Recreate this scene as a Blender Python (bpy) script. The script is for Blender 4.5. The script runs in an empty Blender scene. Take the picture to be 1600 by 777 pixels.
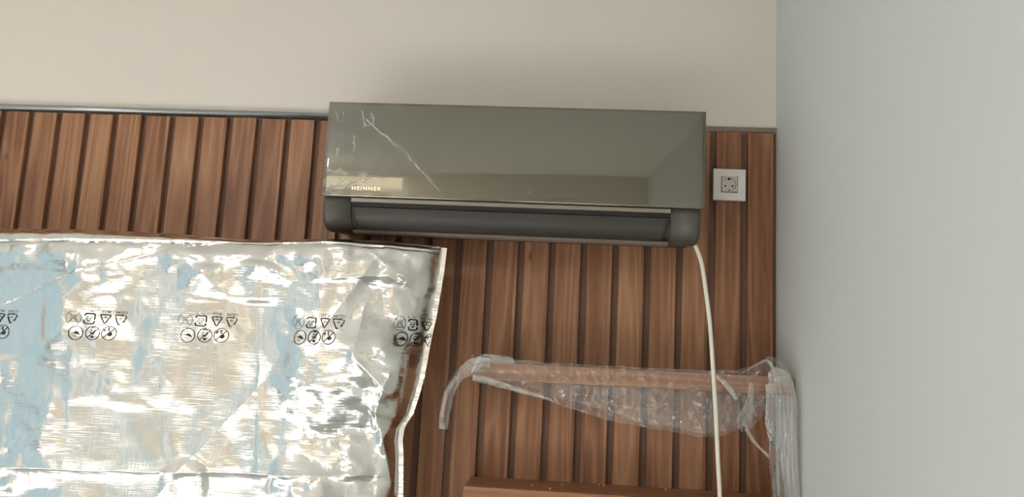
import bpy, bmesh, math, random
import numpy as np
from mathutils import Vector, Matrix

scene = bpy.context.scene
COL = scene.collection

# ------------------------------------------------------------------ camera
cam_d = bpy.data.cameras.new('camera')
cam_d.sensor_width = 36.0
cam_d.lens = 27.0
cam_d.clip_start = 0.02
cam = bpy.data.objects.new('camera', cam_d)
COL.objects.link(cam)
_r = Vector((0.99680162, 0.06304812, 0.04910674))
_u = Vector((-0.03965932, -0.14320901, 0.98889753))
_w = Vector((-0.06938066, 0.98768219, 0.14025053))
M = Matrix(((_r.x, _u.x, -_w.x, 1.53286), (_r.y, _u.y, -_w.y, -1.92046), (_r.z, _u.z, -_w.z, 1.5), (0, 0, 0, 1)))
cam.matrix_world = M
scene.camera = cam

# ------------------------------------------------------------------ exposure
scene.view_settings.view_transform = 'Standard'
scene.view_settings.look = 'None'
scene.view_settings.gamma = 1.0
scene.view_settings.use_curve_mapping = False
scene.view_settings.exposure = 0.18

# ------------------------------------------------------------------ world (sky, bright warm haze towards the sun side)
world = bpy.data.worlds.new('sky')
scene.world = world
world.use_nodes = True
nt = world.node_tree
nt.nodes.clear()
wo = nt.nodes.new('ShaderNodeOutputWorld')
bg = nt.nodes.new('ShaderNodeBackground')
tc = nt.nodes.new('ShaderNodeTexCoord')
dp = nt.nodes.new('ShaderNodeVectorMath'); dp.operation = 'DOT_PRODUCT'
dp.inputs[1].default_value = (0.12, -0.99, 0.0)
mr = nt.nodes.new('ShaderNodeMapRange'); mr.interpolation_type = 'SMOOTHSTEP'
mr.inputs['From Min'].default_value = 0.825
mr.inputs['From Max'].default_value = 0.875
mix = nt.nodes.new('ShaderNodeMix'); mix.data_type = 'RGBA'
mix.inputs[6].default_value = (0.68, 0.89, 0.97, 1)
mix.inputs[7].default_value = (1.0, 0.89, 0.72, 1)
nt.links.new(tc.outputs['Generated'], dp.inputs[0])
nt.links.new(dp.outputs['Value'], mr.inputs['Value'])
nt.links.new(mr.outputs['Result'], mix.inputs[0])
# lower hemisphere: pale ground
sx = nt.nodes.new('ShaderNodeSeparateXYZ')
mr2 = nt.nodes.new('ShaderNodeMapRange')
mr2.inputs['From Min'].default_value = -0.36
mr2.inputs['From Max'].default_value = -0.20
mix2 = nt.nodes.new('ShaderNodeMix'); mix2.data_type = 'RGBA'
mix2.inputs[6].default_value = (0.40, 0.385, 0.36, 1)
nt.links.new(tc.outputs['Generated'], sx.inputs[0])
nt.links.new(sx.outputs['Z'], mr2.inputs['Value'])
nt.links.new(mr2.outputs['Result'], mix2.inputs[0])
nt.links.new(mix.outputs[2], mix2.inputs[7])
nt.links.new(mix2.outputs[2], bg.inputs['Color'])
ms_ = nt.nodes.new('ShaderNodeMapRange')
ms_.inputs['To Min'].default_value = 0.70
ms_.inputs['To Max'].default_value = 0.66
nt.links.new(mr.outputs['Result'], ms_.inputs['Value'])
# glow of the hazy sky above the horizon on the sun side
gl_ = nt.nodes.new('ShaderNodeMapRange'); gl_.interpolation_type = 'SMOOTHSTEP'
gl_.inputs['From Min'].default_value = 0.105
gl_.inputs['From Max'].default_value = 0.145
gl_.inputs['To Max'].default_value = 2.0
mu_ = nt.nodes.new('ShaderNodeMath'); mu_.operation = 'MULTIPLY_ADD'
nt.links.new(mr.outputs['Result'], mu_.inputs[1])
nt.links.new(gl_.outputs['Result'], mu_.inputs[0])
nt.links.new(ms_.outputs['Result'], mu_.inputs[2])
nt.links.new(mu_.outputs[0], bg.inputs['Strength'])
nt.links.new(sx.outputs['Z'], gl_.inputs['Value'])
nt.links.new(bg.outputs[0], wo.inputs[0])

# room extents
XL, XR, YB, YF, ZC = -1.5, 2.057, 0.014, -3.5, 2.60
WL = (-3.4, -0.50, 0.15, 2.48)        # left window: y0,y1,z0,z1
WR = (-1.30, 0.47, 0.30, 2.57)        # rear window: x0,x1,z0,z1
W3 = (0.76, 1.62, 0.90, 2.25)           # unseen rear window, added to brighten the foil and back wall


def area(name, loc, rot, sx_, sy_, energy, color, portal=False):
    l = bpy.data.lights.new(name, 'AREA')
    l.shape = 'RECTANGLE'; l.size = sx_; l.size_y = sy_
    l.energy = energy; l.color = color
    if portal:
        l.cycles.is_portal = True
    o = bpy.data.objects.new(name, l)
    o.location = loc; o.rotation_euler = rot
    COL.objects.link(o)
    return o


area('daylight_portal_left', (XL - 0.06, (WL[0] + WL[1]) / 2, (WL[2] + WL[3]) / 2), (0, -math.pi / 2, 0), WL[3] - WL[2], WL[1] - WL[0], 1, (1, 1, 1), True)
area('daylight_portal_rear', ((WR[0] + WR[1]) / 2, YF - 0.06, (WR[2] + WR[3]) / 2), (math.pi / 2, 0, 0), WR[1] - WR[0], WR[3] - WR[2], 1, (1, 1, 1), True)

area('daylight_portal_added', ((W3[0] + W3[1]) / 2, YF - 0.06, (W3[2] + W3[3]) / 2), (math.pi / 2, 0, 0), W3[1] - W3[0], W3[3] - W3[2], 1, (1, 1, 1), True)

sun = bpy.data.lights.new('sun', 'SUN')
sun.energy = 27.0; sun.angle = 0.01; sun.color = (1.0, 0.97, 0.94)
so = bpy.data.objects.new('sun', sun)
so.rotation_euler = Vector((0.25, 0.75, -1.05)).to_track_quat('-Z', 'Y').to_euler()
so.location = (-1, -6, 5)
COL.objects.link(so)


# ================================================================== helpers
def link_mesh(name, me, mat=None, parent=None):
    o = bpy.data.objects.new(name, me)
    COL.objects.link(o)
    if mat is not None:
        me.materials.append(mat)
    if parent is not None:
        o.parent = parent
    return o


def obj(name, bm, mat, parent=None, smooth=False):
    me = bpy.data.meshes.new(name)
    bmesh.ops.recalc_face_normals(bm, faces=bm.faces[:])
    bm.to_mesh(me); bm.free()
    if smooth:
        me.polygons.foreach_set('use_smooth', [True] * len(me.polygons))
    return link_mesh(name, me, mat, parent)


def tag(o, label=None, cat=None, group=None, kind=None):
    if label: o['label'] = label
    if cat: o['category'] = cat
    if group: o['group'] = group
    if kind: o['kind'] = kind
    return o


def empty(name, loc, label, cat, group=None):
    o = bpy.data.objects.new(name, None)
    o.empty_display_size = 0.05
    o.location = loc
    COL.objects.link(o)
    return tag(o, label, cat, group)


def box(bm, x0, x1, y0, y1, z0, z1, bevel=0.0, seg=2):
    r = bmesh.ops.create_cube(bm, size=1.0)
    vs = r['verts']
    for v in vs:
        v.co = Vector(((x0 + x1) / 2 + v.co.x * (x1 - x0), (y0 + y1) / 2 + v.co.y * (y1 - y0), (z0 + z1) / 2 + v.co.z * (z1 - z0)))
    if bevel > 0:
        es = list({e for v in vs for e in v.link_edges})
        bmesh.ops.bevel(bm, geom=es, offset=bevel, segments=seg, affect='EDGES', profile=0.5)


def extrude_profile(bm, pts, x0, x1, cap=True):
    """closed profile of (y,z) points swept along x"""
    a = [bm.verts.new((x0, y, z)) for y, z in pts]
    b = [bm.verts.new((x1, y, z)) for y, z in pts]
    n = len(pts)
    for i in range(n):
        j = (i + 1) % n
        bm.faces.new((a[i], a[j], b[j], b[i]))
    if cap:
        bm.faces.new(a[::-1]); bm.faces.new(b)


def tube(bm, pts, r, seg=12, cap=True):
    pts = [Vector(p) for p in pts]
    n = len(pts)
    rs = r if isinstance(r, (list, tuple)) else [r] * n
    up = Vector((0, 1, 0.01))
    rings = []
    for i, p in enumerate(pts):
        t = (pts[min(i + 1, n - 1)] - pts[max(i - 1, 0)]).normalized()
        a = t.cross(up).normalized(); b = a.cross(t).normalized()
        rings.append([bm.verts.new(p + (a * math.cos(2 * math.pi * k / seg) + b * math.sin(2 * math.pi * k / seg)) * rs[i]) for k in range(seg)])
    for i in range(n - 1):
        for k in range(seg):
            bm.faces.new((rings[i][k], rings[i][(k + 1) % seg], rings[i + 1][(k + 1) % seg], rings[i + 1][k]))
    if cap:
        bm.faces.new(rings[0][::-1]); bm.faces.new(rings[-1])


def catmull(pts, sub=8):
    P = [Vector(p) for p in pts]
    P = [P[0] * 2 - P[1]] + P + [P[-1] * 2 - P[-2]]
    out = []
    for i in range(1, len(P) - 2):
        for k in range(sub):
            t = k / sub
            a, b, c, d = P[i - 1], P[i], P[i + 1], P[i + 2]
            out.append(0.5 * ((2 * b) + (c - a) * t + (2 * a - 5 * b + 4 * c - d) * t * t + (3 * b - a - 3 * c + d) * t ** 3))
    out.append(P[-2])
    return out


def grid_mesh(name, V, nu, nv, mat, parent=None, smooth=True, mask=None):
    """V: array (nv, nu, 3)"""
    idx = np.arange(nu * nv).reshape(nv, nu)
    q = np.stack([idx[:-1, :-1], idx[:-1, 1:], idx[1:, 1:], idx[1:, :-1]], -1).reshape(-1, 4)
    if mask is not None:
        m = mask.reshape(-1)
        q = q[m[q].all(axis=1)]
    me = bpy.data.meshes.new(name)
    me.from_pydata(V.reshape(-1, 3).tolist(), [], q.tolist())
    me.update()
    if mask is not None:
        bm = bmesh.new(); bm.from_mesh(me)
        bmesh.ops.delete(bm, geom=[v for v in bm.verts if not v.link_faces], context='VERTS')
        bm.to_mesh(me); bm.free()
    if smooth:
        me.polygons.foreach_set('use_smooth', [True] * len(me.polygons))
    return link_mesh(name, me, mat, parent)


def smoothstep(a, b, x):
    t = np.clip((x - a) / (b - a), 0, 1)
    return t * t * (3 - 2 * t)


def vnoise(x, z, s, seed):
    """smooth value noise, period s"""
    rs = np.random.RandomState(seed)
    T = rs.rand(64, 64)
    X = x / s + 17.3; Z = z / s + 9.1
    i = np.floor(X).astype(int); j = np.floor(Z).astype(int)
    fx = X - i; fz = Z - j
    fx = fx * fx * (3 - 2 * fx); fz = fz * fz * (3 - 2 * fz)
    g = lambda a, b: T[a % 64, b % 64]
    return (g(i, j) * (1 - fx) + g(i + 1, j) * fx) * (1 - fz) + (g(i, j + 1) * (1 - fx) + g(i + 1, j + 1) * fx) * fz - 0.5


def crumple(x, z, seed, wl, amp, n=10, warp=0.4):
    """faceted creases: triangle waves in many directions, locally faded"""
    rs = random.Random(seed)
    h = np.zeros_like(x)
    for k in range(n):
        a = rs.uniform(0, math.pi)
        L = wl * rs.uniform(0.6, 1.7)
        ph = rs.uniform(0, 10)
        wx = vnoise(x, z, wl * 1.5, seed * 31 + k) * wl * warp * 2
        d = (x * math.cos(a) + z * math.sin(a) + wx) / L + ph
        tri = np.abs((d % 2) - 1)
        m = smoothstep(-0.05, 0.25, vnoise(x, z, wl * 2.0, seed * 57 + k))
        h += tri * m * amp * L / wl
    return h


# ================================================================== materials
def new_mat(name):
    m = bpy.data.materials.new(name)
    m.use_nodes = True
    n = m.node_tree
    b = n.nodes.get('Principled BSDF')
    return m, n, b


def simple(name, col, rough=0.5, metal=0.0, spec=0.5, noise=0.0, nscale=40, bump=0.0, bscale=200):
    m, n, b = new_mat(name)
    b.inputs['Base Color'].default_value = (*col, 1)
    b.inputs['Roughness'].default_value = rough
    b.inputs['Metallic'].default_value = metal
    b.inputs['Specular IOR Level'].default_value = spec
    t = n.nodes.new('ShaderNodeTexCoord')
    if noise > 0:
        no = n.nodes.new('ShaderNodeTexNoise'); no.inputs['Scale'].default_value = nscale
        no.inputs['Detail'].default_value = 4
        r = n.nodes.new('ShaderNodeMapRange')
        r.inputs['To Min'].default_value = 1 - noise; r.inputs['To Max'].default_value = 1 + noise
        mx = n.nodes.new('ShaderNodeMix'); mx.data_type = 'RGBA'; mx.blend_type = 'MULTIPLY'
        mx.inputs[0].default_value = 1
        mx.inputs[6].default_value = (*col, 1)
        n.links.new(t.outputs['Object'], no.inputs['Vector'])
        n.links.new(no.outputs['Fac'], r.inputs['Value'])
        n.links.new(r.outputs['Result'], mx.inputs[7])
        n.links.new(mx.outputs[2], b.inputs['Base Color'])
    if bump > 0:
        no = n.nodes.new('ShaderNodeTexNoise'); no.inputs['Scale'].default_value = bscale
        bp = n.nodes.new('ShaderNodeBump'); bp.inputs['Strength'].default_value = bump
        bp.inputs['Distance'].default_value = 0.002
        n.links.new(t.outputs['Object'], no.inputs['Vector'])
        n.links.new(no.outputs['Fac'], bp.inputs['Height'])
        n.links.new(bp.outputs[0], b.inputs['Normal'])
    return m


def wood(name, axis='Z', pitch=None, base=((0.175, 0.068, 0.032), (0.320, 0.150, 0.076), (0.440, 0.235, 0.128)), rough=0.42):
    """straight grained wood with cathedral figure; grain runs along axis. pitch: width of a board (each board its own tone)"""
    m, n, b = new_mat(name)
    N, L = n.nodes, n.links
    t = N.new('ShaderNodeTexCoord')
    sep = N.new('ShaderNodeSeparateXYZ'); L.new(t.outputs['Object'], sep.inputs[0])
    across = sep.outputs['X'] if axis == 'Z' else sep.outputs['Z']
    along = sep.outputs['Z'] if axis == 'Z' else sep.outputs['X']
    def math_(op, a, bb=None, c=None):
        q = N.new('ShaderNodeMath'); q.operation = op
        for i, v in enumerate((a, bb, c)):
            if v is None: continue
            if isinstance(v, (int, float)): q.inputs[i].default_value = v
            else: L.new(v, q.inputs[i])
        return q.outputs[0]
    if pitch:
        cell = math_('FLOOR', math_('DIVIDE', across, pitch))
    else:
        cell = math_('MULTIPLY', across, 0.0)
    wn = N.new('ShaderNodeTexWhiteNoise'); wn.noise_dimensions = '1D'
    L.new(math_('ADD', cell, 3.7), wn.inputs['W'])
    rnd = wn.outputs['Value']
    shift = math_('MULTIPLY', rnd, 23.0)
    co = N.new('ShaderNodeCombineXYZ')
    L.new(math_('ADD', across, math_('MULTIPLY', rnd, 3.1)), co.inputs[0])
    L.new(sep.outputs['Y'], co.inputs[1])
    L.new(math_('ADD', math_('MULTIPLY', along, 0.055), shift), co.inputs[2])
    # cathedral: contours of a stretched noise
    n1 = N.new('ShaderNodeTexNoise'); n1.inputs['Scale'].default_value = 13; n1.inputs['Detail'].default_value = 1.5
    n1.inputs['Roughness'].default_value = 0.4
    L.new(co.outputs[0], n1.inputs['Vector'])
    rings = math_('FRACT', math_('MULTIPLY', n1.outputs['Fac'], 10.0))
    rings = math_('POWER', math_('ABSOLUTE', math_('SUBTRACT', math_('MULTIPLY', rings, 2.0), 1.0)), 2.0)
    n2 = N.new('ShaderNodeTexNoise'); n2.inputs['Scale'].default_value = 90; n2.inputs['Detail'].default_value = 6
    n2.inputs['Roughness'].default_value = 0.65
    L.new(co.outputs[0], n2.inputs['Vector'])
    n3 = N.new('ShaderNodeTexNoise'); n3.inputs['Scale'].default_value = 5; n3.inputs['Detail'].default_value = 3
    L.new(co.outputs[0], n3.inputs['Vector'])
    # pores: fine short dark dashes
    co2 = N.new('ShaderNodeCombineXYZ')
    L.new(across, co2.inputs[0]); L.new(math_('MULTIPLY', along, 0.045), co2.inputs[2]); L.new(rnd, co2.inputs[1])
    n4 = N.new('ShaderNodeTexNoise'); n4.inputs['Scale'].default_value = 700; n4.inputs['Detail'].default_value = 2
    L.new(co2.outputs[0], n4.inputs['Vector'])
    v = math_('ADD', math_('MULTIPLY', rings, 0.27), math_('MULTIPLY', n2.outputs['Fac'], 0.62))
    v = math_('ADD', v, math_('MULTIPLY', n3.outputs['Fac'], 0.42))
    v = math_('ADD', v, math_('MULTIPLY', n4.outputs['Fac'], 0.16))
    v = math_('ADD', v, math_('MULTIPLY', math_('SUBTRACT', rnd, 0.5), 0.26 if pitch else 0.0))
    v = math_('SUBTRACT', v, 0.19)
    # sparse knots
    vo = N.new('ShaderNodeTexVoronoi'); vo.inputs['Scale'].default_value = 1.0
    co3 = N.new('ShaderNodeCombineXYZ')
    L.new(math_('MULTIPLY', across, 6.0), co3.inputs[0]); L.new(math_('MULTIPLY', along, 2.6), co3.inputs[2])
    L.new(co3.outputs[0], vo.inputs['Vector'])
    kn = N.new('ShaderNodeMapRange'); kn.inputs['From Min'].default_value = 0.015; kn.inputs['From Max'].default_value = 0.05
    kn.inputs['To Min'].default_value = 0.32; kn.inputs['To Max'].default_value = 0.0
    L.new(vo.outputs['Distance'], kn.inputs['Value'])
    v = math_('SUBTRACT', v, kn.outputs[0])
    cr = N.new('ShaderNodeValToRGB')
    cr.color_ramp.elements[0].position = 0.22; cr.color_ramp.elements[0].color = (*base[0], 1)
    cr.color_ramp.elements[1].position = 0.85; cr.color_ramp.elements[1].color = (*base[2], 1)
    e = cr.color_ramp.elements.new(0.52); e.color = (*base[1], 1)
    L.new(v, cr.inputs[0])
    L.new(cr.outputs[0], b.inputs['Base Color'])
    b.inputs['Roughness'].default_value = rough
    b.inputs['Specular IOR Level'].default_value = 0.35
    bp = N.new('ShaderNodeBump'); bp.inputs['Strength'].default_value = 0.12; bp.inputs['Distance'].default_value = 0.001
    L.new(n4.outputs['Fac'], bp.inputs['Height']); L.new(bp.outputs[0], b.inputs['Normal'])
    return m


def foil_mat():
    m, n, b = new_mat('aluminium_foil')
    N, L = n.nodes, n.links
    b.inputs['Base Color'].default_value = (0.80, 0.785, 0.75, 1)
    b.inputs['Metallic'].default_value = 1.0
    b.inputs['Roughness'].default_value = 0.15
    t = N.new('ShaderNodeTexCoord')
    # woven scrim: fine horizontal and vertical threads, patchy
    bumps = []
    for ax, sc, st in ((2, 210, 0.50), (0, 260, 0.30)):
        mp = N.new('ShaderNodeMapping')
        mp.inputs['Scale'].default_value = (0.045 * sc, 1, sc) if ax == 2 else (sc, 1, 0.04 * sc)
        no = N.new('ShaderNodeTexNoise'); no.inputs['Scale'].default_value = 1.6; no.inputs['Detail'].default_value = 2
        L.new(t.outputs['Object'], mp.inputs[0]); L.new(mp.outputs[0], no.inputs['Vector'])
        bumps.append((no, st))
    ms = N.new('ShaderNodeTexNoise'); ms.inputs['Scale'].default_value = 9; L.new(t.outputs['Object'], ms.inputs['Vector'])
    rr = N.new('ShaderNodeMapRange'); rr.inputs['From Min'].default_value = 0.35; rr.inputs['From Max'].default_value = 0.7
    rr.inputs['To Min'].default_value = 0.2
    L.new(ms.outputs['Fac'], rr.inputs['Value'])
    prev = None
    for no, st in bumps:
        bp = N.new('ShaderNodeBump'); bp.inputs['Distance'].default_value = 0.0016
        mu = N.new('ShaderNodeMath'); mu.operation = 'MULTIPLY'; mu.inputs[1].default_value = st
        L.new(rr.outputs[0], mu.inputs[0]); L.new(mu.outputs[0], bp.inputs['Strength'])
        L.new(no.outputs['Fac'], bp.inputs['Height'])
        if prev: L.new(prev.outputs[0], bp.inputs['Normal'])
        prev = bp
    L.new(prev.outputs[0], b.inputs['Normal'])
    return m


def film_mat(name, haze=0.10, gloss=0.12, rough=0.12, tint=(0.97, 0.97, 0.96), bump=0.0, glint_haze=None):
    m = bpy.data.materials.new(name); m.use_nodes = True
    n = m.node_tree; n.nodes.clear(); N, L = n.nodes, n.links
    out = N.new('ShaderNodeOutputMaterial')
    tr = N.new('ShaderNodeBsdfTransparent'); tr.inputs[0].default_value = (*tint, 1)
    df = N.new('ShaderNodeBsdfDiffuse'); df.inputs[0].default_value = (0.80, 0.79, 0.77, 1)
    gl = N.new('ShaderNodeBsdfGlossy'); gl.inputs['Roughness'].default_value = rough
    gl.inputs[0].default_value = (0.95, 0.95, 0.95, 1)
    m1 = N.new('ShaderNodeMixShader'); m1.inputs[0].default_value = haze
    m2 = N.new('ShaderNodeMixShader')
    lw = N.new('ShaderNodeLayerWeight'); lw.inputs[0].default_value = 0.25
    mr = N.new('ShaderNodeMapRange'); mr.inputs['To Min'].default_value = gloss; mr.inputs['To Max'].default_value = min(1, gloss + 0.55)
    if bump > 0:
        t = N.new('ShaderNodeTexCoord')
        v1 = N.new('ShaderNodeTexVoronoi'); v1.inputs['Scale'].default_value = 55; v1.feature = 'SMOOTH_F1'
        v2 = N.new('ShaderNodeTexNoise'); v2.inputs['Scale'].default_value = 28; v2.inputs['Detail'].default_value = 3
        v2.inputs['Distortion'].default_value = 1.5
        ad = N.new('ShaderNodeMath'); ad.operation = 'ADD'
        bp = N.new('ShaderNodeBump'); bp.inputs['Distance'].default_value = 0.012; bp.inputs['Strength'].default_value = bump
        L.new(t.outputs['Object'], v1.inputs['Vector']); L.new(t.outputs['Object'], v2.inputs['Vector'])
        L.new(v1.outputs['Distance'], ad.inputs[0]); L.new(v2.outputs['Fac'], ad.inputs[1])
        L.new(ad.outputs[0], bp.inputs['Height'])
        for q in (df, gl, lw): L.new(bp.outputs[0], q.inputs['Normal'])
    if glint_haze:      # light streaks on the folds painted as paler, hazier film
        at = N.new('ShaderNodeAttribute'); at.attribute_name = glint_haze
        cm = N.new('ShaderNodeMath'); cm.operation = 'MULTIPLY_ADD'; cm.use_clamp = True
        cm.inputs[1].default_value = 0.6; cm.inputs[2].default_value = haze
        L.new(at.outputs['Fac'], cm.inputs[0]); L.new(cm.outputs[0], m1.inputs[0])
    L.new(lw.outputs['Fresnel'], mr.inputs['Value'])
    L.new(tr.outputs[0], m1.inputs[1]); L.new(df.outputs[0], m1.inputs[2])
    L.new(m1.outputs[0], m2.inputs[1]); L.new(gl.outputs[0], m2.inputs[2])
    L.new(mr.outputs[0], m2.inputs[0]); L.new(m2.outputs[0], out.inputs[0])
    return m


MAT = dict(
    wall_cream=simple('cream_wall_paint', (0.73, 0.67, 0.605), 0.85, bump=0.06, bscale=60),
    wall_cool_lit=simple('pale_wall_cool_light', (0.645, 0.660, 0.625), 0.8, bump=0.06, bscale=60),  # cool daylight on the right wall is put into this colour
    ceiling=simple('ceiling_paint', (0.83, 0.82, 0.79), 0.9),
    floor=simple('pale_grey_floor', (0.50, 0.52, 0.52), 0.5, noise=0.05, nscale=3),
    slat=wood('slat_wood', 'Z', 0.079),
    ledge=wood('ledge_wood', 'X', None),
    groove=simple('groove_backing', (0.17, 0.09, 0.06), 0.7, noise=0.1),
    trim_metal=simple('grey_trim_metal', (0.34, 0.36, 0.37), 0.28, metal=0.85),
    trim_shade_clip=simple('trim_shade_and_clip_brown', (0.23, 0.18, 0.14), 0.55),  # shade and brown reflection on the trim put into colour; also colours a clip
    ac_body=simple('dark_grey_satin_plastic', (0.075, 0.068, 0.056), 0.40, spec=0.45),
    ac_louver=simple('darker_louver_plastic', (0.040, 0.034, 0.028), 0.42, spec=0.4),
    ac_lip=simple('bronze_grey_lip', (0.30, 0.25, 0.21), 0.35, metal=0.4),
    ac_dark=simple('black_slot', (0.006, 0.006, 0.006), 0.6),
    mirror=simple('tinted_mirror_glass', (0.180, 0.172, 0.134), 0.025, metal=1.0),
    mirror_edge=simple('panel_edge', (0.02, 0.022, 0.02), 0.3),
    logo=simple('raised_logo_metal', (0.80, 0.74, 0.60), 0.2, metal=1.0),
    socket=simple('white_socket_plastic', (0.84, 0.80, 0.76), 0.35),
    socket_in=simple('socket_well_plastic', (0.72, 0.67, 0.61), 0.4),
    hole=simple('contact_hole', (0.008, 0.007, 0.006), 0.6),
    cord=simple('cream_cable_sheath', (0.78, 0.73, 0.62), 0.45),
    foil=foil_mat(),
    ink=simple('black_print_ink', (0.02, 0.022, 0.025), 0.6),
    ink_pale=simple('worn_print_ink', (0.22, 0.22, 0.21), 0.5),
    film=film_mat('clear_wrap_film', 0.05, 0.05, 0.07, bump=0.6),
    film_thick=film_mat('bunched_wrap_film', 0.10, 0.09, 0.10, bump=0.35),
    film_thin=film_mat('panel_film', 0.010, 0.035, 0.03, glint_haze='glint_haze'),
    crumb=simple('plaster_crumb', (0.85, 0.78, 0.66), 0.8),
    frame=simple('white_window_frame', (0.8, 0.8, 0.78), 0.4),
)

# ================================================================== room shell
T = 0.15


def struct(name, bm, mat):
    return tag(obj(name, bm, mat), kind='structure')


bm = bmesh.new(); box(bm, XL - T, XR + T, YF - T, YB + T, -T, 0); struct('floor', bm, MAT['floor'])
bm = bmesh.new(); box(bm, XL - T, XR + T, YF - T, YB + T, ZC, ZC + T); struct('ceiling', bm, MAT['ceiling'])
bm = bmesh.new(); box(bm, XL - T, XR + T, YB, YB + T, 0, ZC); struct('wall_back', bm, MAT['wall_cream'])
bm = bmesh.new(); box(bm, XR, XR + T, YF, YB, 0, ZC); struct('wall_right', bm, MAT['wall_cool_lit'])
bm = bmesh.new()
box(bm, XL - T, XL, YF, WL[0], 0, ZC); box(bm, XL - T, XL, WL[1], YB, 0, ZC)
box(bm, XL - T, XL, WL[0], WL[1], 0, WL[2]); box(bm, XL - T, XL, WL[0], WL[1], WL[3], ZC)
struct('wall_left', bm, MAT['wall_cream'])
bm = bmesh.new()
box(bm, XL, WR[0], YF - T, YF, 0, ZC); box(bm, WR[1], W3[0], YF - T, YF, 0, ZC); box(bm, W3[1], XR, YF - T, YF, 0, ZC)
box(bm, W3[0], W3[1], YF - T, YF, 0, W3[2]); box(bm, W3[0], W3[1], YF - T, YF, W3[3], ZC)
box(bm, WR[0], WR[1], YF - T, YF, 0, WR[2]); box(bm, WR[0], WR[1], YF - T, YF, WR[3], ZC)
struct('wall_front', bm, MAT['wall_cream'])
# window frames with mullions
fw = 0.05
bm = bmesh.new()
x0, x1 = XL - 0.10, XL - 0.04
box(bm, x0, x1, WL[0], WL[1], WL[2], WL[2] + fw, 0.004); box(bm, x0, x1, WL[0], WL[1], WL[3] - fw, WL[3], 0.004)
for y in (WL[0], (WL[0] + WL[1]) / 2 - fw / 2, WL[1] - fw):
    box(bm, x0, x1, y, y + fw, WL[2] + fw, WL[3] - fw, 0.004)
struct('window_1', bm, MAT['frame'])
bm = bmesh.new()
y0, y1 = YF - 0.10, YF - 0.04
box(bm, WR[0], WR[1], y0, y1, WR[2], WR[2] + fw, 0.004); box(bm, WR[0], WR[1], y0, y1, WR[3] - 0.02, WR[3], 0.004)
for x in (WR[0], (WR[0] + WR[1]) / 2 - fw / 2, WR[1] - fw):
    box(bm, x, x + fw, y0, y1, WR[2] + fw, WR[3] - 0.02, 0.004)
struct('window_2', bm, MAT['frame'])
bm = bmesh.new()
box(bm, W3[0], W3[1], y0, y1, W3[2], W3[2] + fw, 0.004); box(bm, W3[0], W3[1], y0, y1, W3[3] - fw, W3[3], 0.004)
for x in (W3[0], W3[1] - fw):
    box(bm, x, x + fw, y0, y1, W3[2] + fw, W3[3] - fw, 0.004)
struct('added_window', bm, MAT['frame'])  # unseen window, added for highlights on the foil's right part
# slightly lowered ceiling field near the cladding (seen as a step in the mirror panel)
bm = bmesh.new(); box(bm, XL, XR, -2.12, YB, ZC - 0.035, ZC); struct('trim_3', bm, MAT['ceiling'])

# ------------------------------------------------------------------ slatted wall cladding
P = 0.079; GAP = 0.0165; ZS = 2.094
clad = empty('slat_wall_cladding', (0.3, 0.007, 0.0), 'reddish brown wooden vertical slat cladding covering the lower part of the wall', 'wall cladding')
bm = bmesh.new()
rs = random.Random(4)
for k in range(-19, 27):
    a = k * P - P + GAP / 2; b_ = k * P - GAP / 2
    a = max(a, XL + 0.002)
    if b_ - a < 0.01: continue
    dz = rs.uniform(-0.0015, 0.0015)
    box(bm, a, b_, -0.002 + rs.uniform(-0.0006, 0.0006), 0.0125, 0.0, ZS + dz, 0.0012, 1)
bmesh.ops.translate(bm, verts=bm.verts[:], vec=(-0.3, -0.007, 0))
obj('slats', bm, MAT['slat'], clad)
bm = bmesh.new(); box(bm, XL + 0.001, XR - 0.001, 0.0125, 0.0138, 0.0, ZS + 0.001)
bmesh.ops.translate(bm, verts=bm.verts[:], vec=(-0.3, -0.007, 0))
tag(obj('backing_board', bm, MAT['groove'], clad), 'dark backing board seen in the grooves')

# trims over the cladding
bm = bmesh.new()
pts = [(YB - 0.0005, ZS + 0.0025)]
for i in range(13):
    a = math.pi * (-0.5 + i / 12.0)
    pts.append((0.0 - 0.0095 * math.cos(a), ZS + 0.0115 + 0.0085 * math.sin(a)))
pts.append((YB - 0.0005, ZS + 0.0200))
extrude_profile(bm, pts, XL + 0.001, 1.36)
o = struct('trim_1', bm, MAT['trim_metal'])
o.data.polygons.foreach_set('use_smooth', [len(p.vertices) == 4 for p in o.data.polygons])
bm = bmesh.new(); box(bm, 1.361, XR - 0.001, 0.006, YB - 0.0005, ZS + 0.0025, ZS + 0.016, 0.0015)
struct('trim_2', bm, MAT['trim_shade_clip'])  # continues the grey trim, coloured dark for its shade and reflection

# ================================================================== air conditioner
ax0, ax1 = 0.966, 1.834
acx = (ax0 + ax1) / 2
ac = empty('air_conditioner', (acx, 0.0, 1.775), 'dark grey split air conditioner with mirrored front panel mounted on the slatted wall', 'air conditioner')


def ac_obj(name, bm, mat, smooth=False, parent=ac):
    bmesh.ops.translate(bm, verts=bm.verts[:], vec=(-acx, 0, -1.775))
    return obj(name, bm, mat, parent, smooth)


def ac_profile(inset=0.0):
    """front lower curve of the body, from the panel bottom down and back to the wall"""
    ctl = [(-0.2015, 1.8465), (-0.2035, 1.835), (-0.2005, 1.818), (-0.194, 1.801), (-0.183, 1.786), (-0.168, 1.777), (-0.150, 1.7745)]
    c = catmull([(0, y, z) for y, z in ctl], 6)
    return [(p.y + inset, p.z + inset * 0.35) for p in c]


prof = ac_profile()
back = [(-0.004, 1.790), (-0.004, 2.062), (-0.19, 2.066), (-0.2005, 2.05)]
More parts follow.
